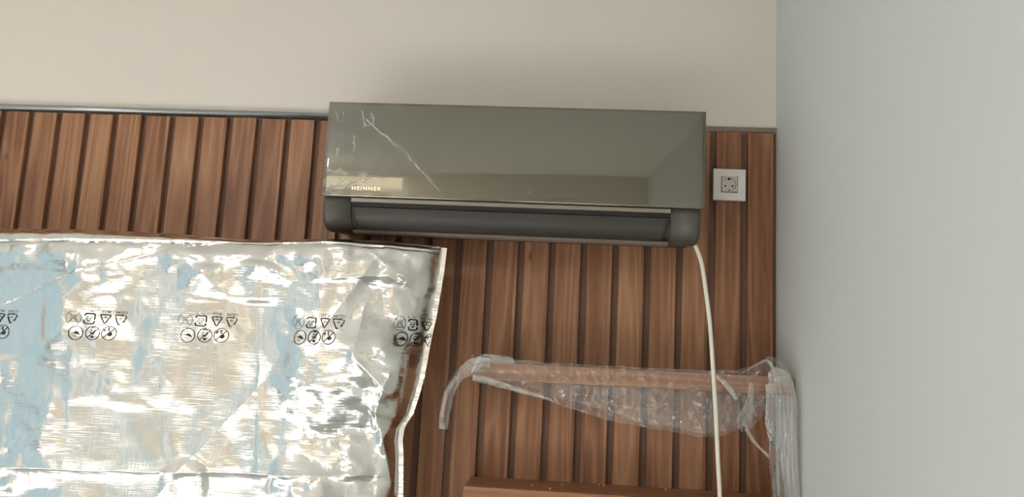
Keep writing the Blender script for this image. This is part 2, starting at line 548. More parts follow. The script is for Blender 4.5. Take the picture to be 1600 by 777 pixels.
# end caps (full profile) and recessed middle body
capw = 0.068
inner = ac_profile(0.006)
bm = bmesh.new()
extrude_profile(bm, inner + back, ax0 + capw - 0.002, ax1 - capw + 0.002)
ac_obj('body', bm, MAT['ac_body'], True).data.polygons.foreach_set('use_smooth', [False] * (len(inner) + len(back) + 2))


def end_cap(xa, xb, side):
    bm = bmesh.new()
    n = 10
    rows = []
    full = prof + back
    cy = -0.1; cz = 1.9
    # rounded outer edge: shrink the profile towards its inside near the outer face
    rings = []
    R = 0.010
    for i in range(n + 1):
        t = i / n
        ang = t * math.pi / 2
        off = R * (1 - math.cos(ang)); dx = R * (1 - math.sin(ang))
        rings.append((dx, off))
    # outer face at xa (side=-1) or xb (side=+1); flat inner side
    seq = []
    # inward offset computed along profile normals
    m_ = len(full)
    def offset(k, d):
        p0 = full[(k - 1) % m_]; p1 = full[(k + 1) % m_]; p = full[k]
        ty, tz = p1[0] - p0[0], p1[1] - p0[1]
        l = math.hypot(ty, tz) or 1
        ny, nz = -tz / l, ty / l
        if (cy - p[0]) * ny + (cz - p[1]) * nz < 0: ny, nz = -ny, -nz
        return (p[0] + ny * d, p[1] + nz * d)
    for dx, off in rings[::-1]:
        x = (xa + (R - dx) * 0 + dx) if side < 0 else (xb - dx)
        seq.append([(x, *offset(k, (R - math.sqrt(max(0, R * R - (R - dx) ** 2))) * 0.9)) for k in range(m_)])
    seq = sorted(seq, key=lambda r: r[0][0])
    if side < 0: seq.append([(xb, *full[k]) for k in range(m_)])
    else: seq.insert(0, [(xa, *full[k]) for k in range(m_)])
    vr = [[bm.verts.new(p) for p in row] for row in seq]
    for i in range(len(vr) - 1):
        for k in range(m_):
            j = (k + 1) % m_
            bm.faces.new((vr[i][k], vr[i][j], vr[i + 1][j], vr[i + 1][k]))
    bm.faces.new(vr[0]); bm.faces.new(vr[-1][::-1])
    bmesh.ops.remove_doubles(bm, verts=bm.verts[:], dist=1e-6)
    o = ac_obj('end_cap', bm, MAT['ac_body'])
    o.data.polygons.foreach_set('use_smooth', [len(p.vertices) == 4 for p in o.data.polygons])
    return o


end_cap(ax0, ax0 + capw, -1)
end_cap(ax1 - capw, ax1, 1)
# strip above the louver, black slot, louver flap, bottom lip
xa, xb = ax0 + capw + 0.0005, ax1 - capw - 0.0005
bm = bmesh.new()
extrude_profile(bm, [(-0.2055, 1.8475), (-0.2065, 1.8385), (-0.198, 1.8370), (-0.195, 1.8475)], xa, xb)
tag(ac_obj('upper_trim', bm, MAT['ac_lip']), 'bronze toned strip above the louver')
bm = bmesh.new(); box(bm, xa, xb, -0.2005, -0.190, 1.8285, 1.8372)
tag(ac_obj('air_slot', bm, MAT['ac_dark']), 'black air slot above the louver')
# louver: curved shell with rounded lower corners
fl = [(p[0] + 0.0015, p[1]) for p in prof if 1.7785 < p[1] < 1.829]
bm = bmesh.new()
nx = 60
rows = []
for i in range(nx + 1):
    s = i / nx
    row = []
    for k, (y, z) in enumerate(fl):
        t = k / (len(fl) - 1)
        ins = 0.010 * t ** 1.4
        x = xa + 0.0015 + ins + (xb - xa - 0.003 - 2 * ins) * s
        row.append(bm.verts.new((x, y, z)))
    rows.append(row)
for i in range(nx):
    for k in range(len(fl) - 1):
        bm.faces.new((rows[i][k], rows[i][k + 1], rows[i + 1][k + 1], rows[i + 1][k]))
lou = ac_obj('louver', bm, MAT['ac_louver'], True)
sm = lou.modifiers.new('thick', 'SOLIDIFY'); sm.thickness = 0.003; sm.offset = 1
bm = bmesh.new()
lip = [(-0.1735, 1.7785), (-0.1765, 1.7765), (-0.170, 1.7718), (-0.160, 1.7700), (-0.150, 1.7700), (-0.150, 1.7740), (-0.160, 1.7745)]
extrude_profile(bm, lip, xa, xb)
tag(ac_obj('bottom_lip', bm, MAT['ac_lip']), 'bronze toned strip below the louver')

# mirror panel, gently bowed
px0, px1, pz0, pz1 = 0.9655, 1.8395, 1.8485, 2.0745
pg = (px1 - px0)


def panel_y(x, z):
    t = (z - pz0) / (pz1 - pz0)
    s = (x - px0) / pg
    bow = 0.0035 * (1 - (2 * t - 1) ** 2)                        # faint vertical bow
    kick = 0.0003 * smoothstep(0.16, 0.0, t)                    # bottom edge leans back
    return -0.2110 - bow * 0.6 + kick + 0.0006 * np.sin(5 * s + 1.0) * t


nu, nv = 90, 40
U, W_ = np.meshgrid(np.linspace(px0, px1, nu), np.linspace(pz0, pz1, nv))
Yp = panel_y(U, W_)
V = np.stack([U - acx, Yp, W_ - 1.775], -1)
pan = grid_mesh('mirror_panel', V, nu, nv, MAT['mirror'], ac)
pan['label'] = 'reflective olive tinted front panel'
sm = pan.modifiers.new('thick', 'SOLIDIFY'); sm.thickness = 0.005; sm.offset = -1 
pan.data.materials.append(MAT['mirror_edge'])
sm.material_offset_rim = 1
# raised lettering
def text_mesh(body, size, extrude=0.0, bold=0.0, space=1.0):
    c = bpy.data.curves.new('t', 'FONT'); c.body = body; c.size = size
    c.extrude = extrude; c.offset = bold; c.align_x = 'CENTER'; c.align_y = 'CENTER'
    c.resolution_u = 3; c.space_character = space
    o = bpy.data.objects.new('t', c); COL.objects.link(o)
    dg = bpy.context.evaluated_depsgraph_get(); dg.update()
    me = bpy.data.meshes.new_from_object(o.evaluated_get(dg))
    bpy.data.objects.remove(o); bpy.data.curves.remove(c)
    return me


me = text_mesh('HEINNER', 0.0125, 0.0008, 0.00025, 1.22)
lx = [v.co.x for v in me.vertices]; wtxt = max(lx) - min(lx)
for v in me.vertices:
    x, y, z = v.co
    xx = 1.0695 + x * (0.0685 / wtxt); zz = 1.8680 + y * 0.92
    v.co = (xx - acx, float(panel_y(np.array(xx), np.array(zz))) - 0.0006 - z, zz - 1.775)
me.name = 'logo_lettering'
lg = link_mesh('logo_lettering', me, MAT['logo'], ac); lg['label'] = 'raised pale metal lettering'
# thin protective film with creases still on the panel
nu, nv = 420, 120
U, W_ = np.meshgrid(np.linspace(px0 + 0.001, px1 - 0.001, nu), np.linspace(pz0 + 0.001, pz1 - 0.001, nv))
h = np.zeros_like(U)


def ridge(U, W_, x0, z0, x1, z1, w, a, wob=0.0, seed=1):
    dx, dz = x1 - x0, z1 - z0; L = math.hypot(dx, dz)
    t = ((U - x0) * dx + (W_ - z0) * dz) / (L * L)
    d = ((U - x0) * -dz + (W_ - z0) * dx) / L + wob * vnoise(U, W_, 0.02, seed)
    m = smoothstep(-0.05, 0.12, t) * smoothstep(1.05, 0.88, t)
    return a * m * np.exp(-(d / w) ** 2)


for (a, b_, c, d, w, am) in [
    (1.050, 2.040, 1.140, 1.965, 0.0016, 0.0016), (1.045, 2.055, 1.062, 2.015, 0.0016, 0.0022), (1.064, 2.050, 1.085, 2.008, 0.0015, 0.0020),
    (1.035, 1.995, 1.037, 1.955, 0.0014, 0.0018), (1.085, 2.010, 1.160, 1.955, 0.0018, 0.0010), (1.15, 1.96, 1.235, 1.875, 0.0022, 0.0010),
    (1.16, 1.95, 1.25, 1.860, 0.0016, 0.0008), (0.985, 2.050, 0.992, 2.022, 0.0014, 0.0016), (1.000, 2.052, 1.003, 2.022, 0.0012, 0.0014),
    (0.995, 1.965, 0.998, 1.945, 0.0013, 0.0014), (1.010, 1.885, 1.060, 1.912, 0.0012, 0.0010), (0.982, 1.868, 1.020, 1.868, 0.0022, 0.0016),
    (1.015, 1.870, 1.048, 1.888, 0.0018, 0.0020), (1.020, 1.950, 1.036, 1.936, 0.0012, 0.0010), (1.055, 1.918, 1.085, 1.926, 0.0012, 0.0008),
    (1.060, 1.885, 1.110, 1.915, 0.0011, 0.0007), (1.445, 1.868, 1.452, 1.874, 0.0015, 0.0014)]:
    h += ridge(U, W_, a, b_, c, d, w * 0.9, am * 1.8, 0.008, int(a * 1000))
hr = h.copy()
edge = smoothstep(1.22, 0.97, U)
h += edge * 0.00025 * (vnoise(U, W_, 0.012, 5) + 0.5) + edge * 0.0004 * np.abs(vnoise(U, W_, 0.03, 8))
V = np.stack([U - acx, panel_y(U, W_) - 0.0007 - h, W_ - 1.775], -1)
pf = grid_mesh('protective_film', V, nu, nv, MAT['film_thin'], ac)
at = pf.data.attributes.new('glint_haze', 'FLOAT', 'POINT')
crz = np.clip(hr / 0.0030, 0, 1) ** 1.5 * (0.45 + 1.1 * (vnoise(U, W_, 0.006, 33) + 0.5)) + edge * 0.10 * smoothstep(0.0, 0.4, vnoise(U, W_, 0.035, 34) + 0.12) + edge * 0.07  # painted glints along the creases; left-hand film haze also carries the reflected glow
at.data.foreach_set('value', np.clip(crz, 0, 1).reshape(-1).astype(np.float32))
pf['label'] = 'clear creased protective film'

# ================================================================== socket
sc_ = empty('wall_socket', (1.9355, -0.003, 1.4545 + 0.5), 'white square wall socket with a single round outlet on the slats', 'wall socket')
SX, SZ = 1.9355, 1.9545


def disc_ring(bm, cx, cz, r0, r1, y0, y1, seg=48):
    a = [bm.verts.new((cx + r0 * math.cos(2 * math.pi * k / seg), y0, cz + r0 * math.sin(2 * math.pi * k / seg))) for k in range(seg)]
    b = [bm.verts.new((cx + r1 * math.cos(2 * math.pi * k / seg), y1, cz + r1 * math.sin(2 * math.pi * k / seg))) for k in range(seg)]
    for k in range(seg):
        bm.faces.new((a[k], a[(k + 1) % seg], b[(k + 1) % seg], b[k]))
    return a, b


def sq_frame(bm, hs_out, hs_in, y_front, y_back, bev=0.0015):
    """square ring with a square opening"""
    def loop(h, y, r):
        return [bm.verts.new((sx * h, y, sz * h)) for sx, sz in ((-1, -1), (1, -1), (1, 1), (-1, 1))]
    L = [loop(hs_out, y_back, 0), loop(hs_out, y_front + bev, 0), loop(hs_out - bev, y_front, 0), loop(hs_in + bev * .5, y_front, 0), loop(hs_in, y_front + bev * .5, 0), loop(hs_in, y_back, 0)]
    for i in range(len(L)):
        A, B = L[i], L[(i + 1) % len(L)]
        for k in range(4):
            bm.faces.new((A[k], A[(k + 1) % 4], B[(k + 1) % 4], B[k]))


hs = 0.0400
bm = bmesh.new(); sq_frame(bm, hs, 0.0205, -0.0095, 0.0015)
obj('faceplate', bm, MAT['socket'], sc_)
# insert: square block with a round well, sits a little crooked
bm = bmesh.new()
seg = 48
hi = 0.0188
yf = -0.0105
well_r = 0.0172
out = []
for k in range(seg):
    a = 2 * math.pi * k / seg
    c, s = math.cos(a), math.sin(a)
    m_ = hi / max(abs(c), abs(s))
    out.append((m_ * c, m_ * s))
vo_ = [bm.verts.new((x, yf, z)) for x, z in out]
vb_ = [bm.verts.new((x, 0.001, z)) for x, z in out]
a, b_ = disc_ring(bm, 0, 0, well_r, well_r - 0.0012, yf, -0.0015, seg)
for k in range(seg):
    j = (k + 1) % seg
    bm.faces.new((vo_[k], vo_[j], a[j], a[k]))
    bm.faces.new((vo_[k], vo_[j], vb_[j], vb_[k]))
bm.faces.new(b_)
ins = obj('socket_insert', bm, MAT['socket_in'], sc_)
ins.location = (0.0, 0.0, 0.0005)
ins.rotation_euler = (0, math.radians(-1.5), 0)
for (x, z, r) in ((-0.0088, -0.0025, 0.0023), (0.0088, -0.0025, 0.0023)):
    bm = bmesh.new()
    bmesh.ops.create_cone(bm, cap_ends=True, segments=20, radius1=r, radius2=r, depth=0.0014)
    bmesh.ops.rotate(bm, verts=bm.verts[:], matrix=Matrix.Rotation(math.pi / 2, 3, 'X'))
    bmesh.ops.translate(bm, verts=bm.verts[:], vec=(x, -0.0018, z))
    obj('pin_hole', bm, MAT['hole'], ins)
for z, d in ((0.0145, -1), (-0.0145, 1)):
    bm = bmesh.new()
    box(bm, -0.0024 if d < 0 else -0.0018, 0.0024 if d < 0 else 0.0018, -0.0085, -0.0018, z - (0.0022 if d < 0 else 0.001), z + (0.0022 if d < 0 else 0.001), 0.0004)
    tag(obj('earth_clip', bm, MAT['hole'] if d < 0 else MAT['trim_shade_clip'], ins), 'dark earth clip in the round well')

# ================================================================== cable
cpts = [(1.8285, -0.162, 1.7725), (1.838, -0.172, 1.743), (1.8435, -0.185, 1.7054), (1.8572, -0.188, 1.605), (1.8655, -0.190, 1.506), (1.8735, -0.190, 1.396), (1.879, -0.190, 1.3005),
        (1.884, -0.190, 1.224), (1.896, -0.195, 1.00), (1.905, -0.20, 0.6), (1.91, -0.22, 0.25), (1.90, -0.26, 0.03), (1.86, -0.33, 0.0045), (1.75, -0.40, 0.0045)]
bm = bmesh.new(); pp = catmull(cpts, 8)
tube(bm, pp, 0.0047, 14)
cable = obj('power_cable', bm, MAT['cord'], None, True)
tag(cable, 'cream cable hanging down from the right end of the air conditioner', 'cable')
bm = bmesh.new()

# ================================================================== wooden ledge and shelf
led = empty('wooden_ledge_cabinet', (1.694, -0.075, 0.0), 'brown wooden ledge with scattered white crumbs on top, low against the slatted wall', 'ledge')
ZL = 1.2095; LD = 0.150; lx0, lx1 = 1.3265, XR - 0.003
bm = bmesh.new(); box(bm, lx0, lx1, -LD, -0.004, ZL - 0.036, ZL, 0.0012)
bmesh.ops.translate(bm, verts=bm.verts[:], vec=(-1.694, 0.075, 0)); obj('top_board', bm, MAT['ledge'], led)
bm = bmesh.new(); box(bm, lx0 + 0.002, lx1 - 0.002, -LD + 0.004, -0.006, 0.0, ZL - 0.0365, 0.001)
bmesh.ops.translate(bm, verts=bm.verts[:], vec=(-1.694, 0.075, 0)); obj('front_panel', bm, MAT['ledge'], led)

ZT = 1.4860; TH = 0.0395
bm = bmesh.new(); box(bm, 1.3375, XR - 0.006, -0.150, -0.0035, ZT - TH, ZT, 0.0015)
bmesh.ops.translate(bm, verts=bm.verts[:], vec=(-1.70, 0.075, -ZT + TH))
shelf = obj('wooden_shelf', bm, MAT['ledge']); shelf.location = (1.70, -0.075, ZT - TH)
tag(shelf, 'floating wooden shelf board loosely wrapped in clear film, above the ledge', 'shelf')

# crumbs on the ledge
rs = random.Random(9)
cr0 = None
clab = ['lone white crumb nearest the left end of the wooden ledge', 'white crumb on the ledge, right of the two leftmost crumbs',
        'white crumb nearest the front edge of the ledge', 'left one of a tight pair of crumbs at the middle of the ledge back',
        'right one of a tight pair of crumbs at the middle of the ledge back', 'left one of the rightmost pair of crumbs on the ledge',
        'right one of the rightmost pair of crumbs on the ledge']
for i, (x, y) in enumerate(((1.4775, -0.085), (1.5465, -0.055), (1.5195, -0.125), (1.636, -0.020), (1.6455, -0.032), (1.7825, -0.015), (1.7900, -0.034))):
    if cr0 is None:
        bm = bmesh.new(); bmesh.ops.create_icosphere(bm, subdivisions=2, radius=0.0022)
        for v in bm.verts: v.co *= 1 + rs.uniform(-0.22, 0.22); v.co.z *= 0.8
        zmin = min(v.co.z for v in bm.verts)
        bmesh.ops.translate(bm, verts=bm.verts[:], vec=(0, 0, -zmin))
        cr0 = obj('plaster_crumb', bm, MAT['crumb']); c = cr0
    else:
        c = cr0.copy(); COL.objects.link(c)
    c.location = (x, y, ZL); c.rotation_euler = (0, 0, rs.uniform(0, 6)); c.scale = [rs.uniform(0.75, 1.1)] * 3
    tag(c, clab[i], 'crumb', 'white crumbs scattered on the wooden ledge')

# ================================================================== foil bag
FL, FZ0 = -0.62, 0.0
top_pts = [(-0.62, 1.735), (-0.2, 1.742), (0.10, 1.742), (0.1828, 1.7437), (0.3423, 1.7483), (0.5003, 1.7497), (0.62, 1.7475), (0.7038, 1.7439), (0.8425, 1.7418), (0.92, 1.7475), (0.994, 1.7508), (1.1144, 1.7525), (1.1894, 1.7495), (1.2597, 1.7434)]
right_pts = [(0.0, 1.215), (0.7, 1.205), (1.05, 1.200), (1.181, 1.1945), (1.26, 1.1895), (1.30, 1.1850), (1.3295, 1.1877), (1.3587, 1.2047), (1.4019, 1.2164), (1.4453, 1.2253), (1.5178, 1.2338), (1.5913, 1.2453), (1.6803, 1.2546), (1.7462, 1.2585)]
tx, tz = zip(*top_pts); rz, rx = zip(*right_pts)


def bag_xz(u, v):
    """u 0..1 left->right, v 0..1 bottom->top"""
    zt0 = np.interp(FL + (1.25 - FL) * u, tx, tz)
    z = FZ0 + (zt0 - FZ0) * v
    x = FL + (np.interp(z, rz, rx) - FL) * u
    zt = np.interp(x, tx, tz)
    return x, FZ0 + (zt - FZ0) * v


YS = -0.165      # seam plane


def bag_front(x, z):
    R = np.interp(z, rz, rx); Tt = np.interp(x, tx, tz)
    dr = np.maximum(R - x, 0); dt = np.maximum(Tt - z, 0); dl = np.maximum(x - FL, 0)
    seam = 0.016
    er = np.clip((dr - seam) / 0.38, 0, 1); et = np.clip((dt - 0.004) / 0.10, 0, 1); el = np.clip(dl / 0.12, 0, 1)
    eb = np.clip(z / 0.08, 0, 1)
    prof = lambda e: np.sqrt(np.clip(1 - (1 - e) ** 2, 0, 1))
    body = np.sin(np.clip(er, 0, 1) * math.pi / 2) * prof(el) * (0.35 + 0.65 * prof(eb)) * (0.22 + 0.78 * prof(et))
    h = 0.058 * body + 0.006 * smoothstep(seam, seam + 0.02, dr) * np.clip(dt / 0.02, 0, 1)
    e0 = np.clip(body * 1.2, 0, 1)
    # broad panels of the stiff laminate, tilted slightly against each other
    h += e0 * crumple(x, z, 3, 0.34, 0.0060, 7, 0.35)
    h += e0 * crumple(x, z, 11, 0.13, 0.0034, 10, 0.45)
    loc = smoothstep(-0.12, 0.2, vnoise(x, z, 0.13, 90)) * 0.8 + 0.2
    h += e0 * loc * crumple(x, z, 23, 0.05, 0.0013, 12, 0.6)
    h += e0 * loc * crumple(x, z, 29, 0.022, 0.00035, 10, 0.6)
    # busier crumpling along the top and the right
    q = smoothstep(0.14, 0.02, dt) + smoothstep(0.34, 0.06, dr) * 0.9
    q = q + 0.6 * smoothstep(0.05, 0.3, vnoise(x, z, 0.11, 95))
    q = np.clip(q, 0, 1.2) * smoothstep(0.0, 0.03, dr) * smoothstep(0.0, 0.02, dt)
    h += q * crumple(x, z, 41, 0.075, 0.0046, 10, 0.6)
    h += q * crumple(x, z, 47, 0.035, 0.0018, 12, 0.6)
    h += q * crumple(x, z, 49, 0.016, 0.0005, 10, 0.6)
    h += 0.006 * vnoise(x, z, 0.16, 71) * e0 + 0.0012 * vnoise(x, z, 0.03, 72) * e0
    rq = smoothstep(0.42, 0.15, dr) * smoothstep(0.012, 0.05, dr) * smoothstep(0.0, 0.03, dt)
    h += rq * (crumple(x, z, 43, 0.12, 0.0090, 8, 0.45) + crumple(x, z, 44, 0.05, 0.0030, 8, 0.5))
    # the stiff laminate breaks into wide upright panels along its storage folds
    xk = x + 0.03 * (z - 1.5) + 0.006 * vnoise(x, z, 0.1, 61)
    h += e0 * np.interp(xk, (-0.62, -0.1, 0.1, 0.45, 0.865, 1.00, 1.16, 1.3), (0.0, 0.012, -0.004, 0.017, -0.010, 0.008, 0.002, 0.0))
    # long folds
    def fold(x0, z0, x1, z1, w, a, sharp=True):
        dx, dz = x1 - x0, z1 - z0; L = math.hypot(dx, dz)
        t = ((x - x0) * dx + (z - z0) * dz) / (L * L)
        d = ((x - x0) * -dz + (z - z0) * dx) / L + 0.004 * vnoise(x, z, 0.05, int(x0 * 100))
        m = smoothstep(-0.12, 0.08, t) * smoothstep(1.12, 0.92, t)
        return a * m * (np.exp(-np.abs(d) / w) if sharp else np.exp(-(d / w) ** 2))
    h += fold(0.2637, 1.5586, 0.4056, 1.6272, 0.003, -0.0022) + fold(0.4056, 1.6272, 0.6943, 1.7192, 0.003, -0.0022)
    h += fold(0.8446, 1.700, 0.8855, 1.25, 0.012, 0.0035)
    h += fold(0.10, 1.200, 1.12, 1.232, 0.014, 0.0075)
    h += fold(1.094, 1.60, 1.085, 1.49, 0.02, 0.010) + fold(1.085, 1.49, 1.165, 1.405, 0.02, 0.012)
    h += fold(1.165, 1.455, 1.135, 1.365, 0.022, 0.014) + fold(1.135, 1.365, 1.175, 1.20, 0.016, 0.014)
    h += fold(1.00, 1.53, 1.14, 1.74, 0.018, 0.006) + fold(1.10, 1.72, 1.19, 1.655, 0.012, 0.006)
    h += fold(1.02, 1.655, 1.20, 1.675, 0.010, 0.005) + fold(0.62, 1.10, 0.88, 1.42, 0.05, 0.010)
    # hem: doubled band along the top edge
    hem_z = np.interp(x, (-0.62, 0.2261, 0.7288, 1.0104, 1.2577), (1.700, 1.7085, 1.7255, 1.733, 1.7325))
    band = smoothstep(hem_z - 0.0015, hem_z + 0.0015, z)
    h += band * (0.0055 + 0.0045 * vnoise(x, z, 0.06, 5) + crumple(x, z * 2.0, 81, 0.05, 0.0016, 9, 0.5)) - 0.003 * np.exp(-np.abs(z - hem_z) / 0.002)
    # side seam: flat welded strip with small ripples
    sm_ = smoothstep(seam, seam - 0.004, dr)
    h = h * (1 - sm_) + sm_ * (0.0015 * np.sin(z * 120 + 3 * np.sin(z * 31)) + 0.002)
    return YS - h


nu, nv = 620, 520
u = np.linspace(0, 1, nu) ** 0.80
v = np.linspace(0, 1, nv) ** 0.55
Ug, Vg = np.meshgrid(u, v)
X, Z = bag_xz(Ug, Vg)
Y = bag_front(X, Z)
bag = empty('foil_bag', (0.3, YS, 0.0), 'large wrinkled silver foil bag printed with rows of black symbols, standing against the slats', 'foil bag')
Vv = np.stack([X - 0.3, Y - YS, Z], -1)
grid_mesh('foil_front', Vv, nu, nv, MAT['foil'], bag)
# back sheet
nu2, nv2 = 120, 100
Ug, Vg = np.meshgrid(np.linspace(0, 1, nu2) ** 0.8, np.linspace(0, 1, nv2) ** 0.55)
X2, Z2 = bag_xz(Ug, Vg)
F = bag_front(X2, Z2)
edge = np.minimum(np.minimum(Ug, 1 - Ug) * 12, np.minimum(Vg * 12, (1 - Vg) * 12)).clip(0, 1)
Y2 = F * (1 - edge) + edge * (YS + 0.001 + 0.105 * np.sqrt(np.clip(1 - (1 - edge) ** 2, 0, 1)) + 0.004 * vnoise(X2, Z2, 0.1, 3))
Y2 = np.maximum(Y2, F)
Vv = np.stack([X2 - 0.3, np.minimum(Y2, -0.012) - YS, Z2], -1)
grid_mesh('foil_back', Vv, nu2, nv2, MAT['foil'], bag)

# printed symbols: strokes laid on the foil surface
class Print:
    def __init__(self): self.v = []; self.f = []
    def map(self, pts, base):
        return pts
    def poly(self, quads):
        pass
    def stroke(self, pts, w, closed=False):
        P2 = []
        pts = list(pts) + ([pts[0]] if closed else [])
        for (x0, z0), (x1, z1) in zip(pts[:-1], pts[1:]):
            n = max(1, int(math.hypot(x1 - x0, z1 - z0) / 0.0016))
            for k in range(n): P2.append((x0 + (x1 - x0) * k / n, z0 + (z1 - z0) * k / n))
        P2.append(pts[-1])
        b0 = len(self.v)
        for i, (x, z) in enumerate(P2):
            a = P2[max(i - 1, 0)]; b = P2[min(i + 1, len(P2) - 1)]
            dx, dz = b[0] - a[0], b[1] - a[1]; l = math.hypot(dx, dz) or 1
            nx, nz = -dz / l * w / 2, dx / l * w / 2
            self.v += [(x + nx, z + nz), (x - nx, z - nz)]
        for i in range(len(P2) - 1):
            q = b0 + 2 * i
            self.f.append((q, q + 1, q + 3, q + 2))
    def fill(self, pts):
        cx = sum(p[0] for p in pts) / len(pts); cz = sum(p[1] for p in pts) / len(pts)
        b0 = len(self.v)
        self.v += [(cx, cz)] + [(cx + (x - cx) * .5, cz + (z - cz) * .5) for x, z in pts] + list(pts)
        n = len(pts)
        for k in range(n):
            j = (k + 1) % n
            self.f.append((b0, b0 + 1 + k, b0 + 1 + j))
            self.f.append((b0 + 1 + k, b0 + 1 + n + k, b0 + 1 + n + j, b0 + 1 + j))
    def circle(self, cx, cz, r, w, a0=0, a1=360, sq=1.0):
        n = 36
        self.stroke([(cx + sq * r * math.cos(math.radians(a0 + (a1 - a0) * k / n)), cz + r * math.sin(math.radians(a0 + (a1 - a0) * k / n))) for k in range(n + 1)], w)
    def disc(self, cx, cz, rx_, rz_, rot=0):
        c, s = math.cos(rot), math.sin(rot)
        self.fill([(cx + rx_ * math.cos(t) * c - rz_ * math.sin(t) * s, cz + rx_ * math.cos(t) * s + rz_ * math.sin(t) * c) for t in [2 * math.pi * k / 14 for k in range(14)]])
    def text(self, body, cx, cz, size, flip=True, bold=0.0):
        me = text_mesh(body, size, 0.0, bold)
        b0 = len(self.v)
        s = -1 if flip else 1
        self.v += [(cx + s * v.co.x, cz + s * v.co.y) for v in me.vertices]
        self.f += [tuple(b0 + i for i in p.vertices) for p in me.polygons]
        bpy.data.meshes.remove(me)
    def clip(self, fn):
        keep = [fn(x, z) for x, z in self.v]
        self.f = [f for f in self.f if all(keep[i] for i in f)]
    def build(self, name, mat, parent, lift=0.0009):
        a = np.array(self.v)
        y = np.minimum.reduce([bag_front(a[:, 0] + dx, a[:, 1] + dz) for dx, dz in ((0, 0), (0.0028, 0), (-0.0028, 0), (0, 0.003), (0, -0.003))]) - lift
        me = bpy.data.meshes.new(name)
        me.from_pydata([(p[0] - 0.3, yy - YS, p[1]) for p, yy in zip(self.v, y)], [], self.f)
        me.update()
        return link_mesh(name, me, mat, parent)


def arrow(p, x, z, ang, s):
    c, sn = math.cos(math.radians(ang)), math.sin(math.radians(ang))
    pts = [(s, 0), (-s * .7, s * .85), (-s * .7, -s * .85)]
    p.fill([(x + a * c - b * sn, z + a * sn + b * c) for a, b in pts])


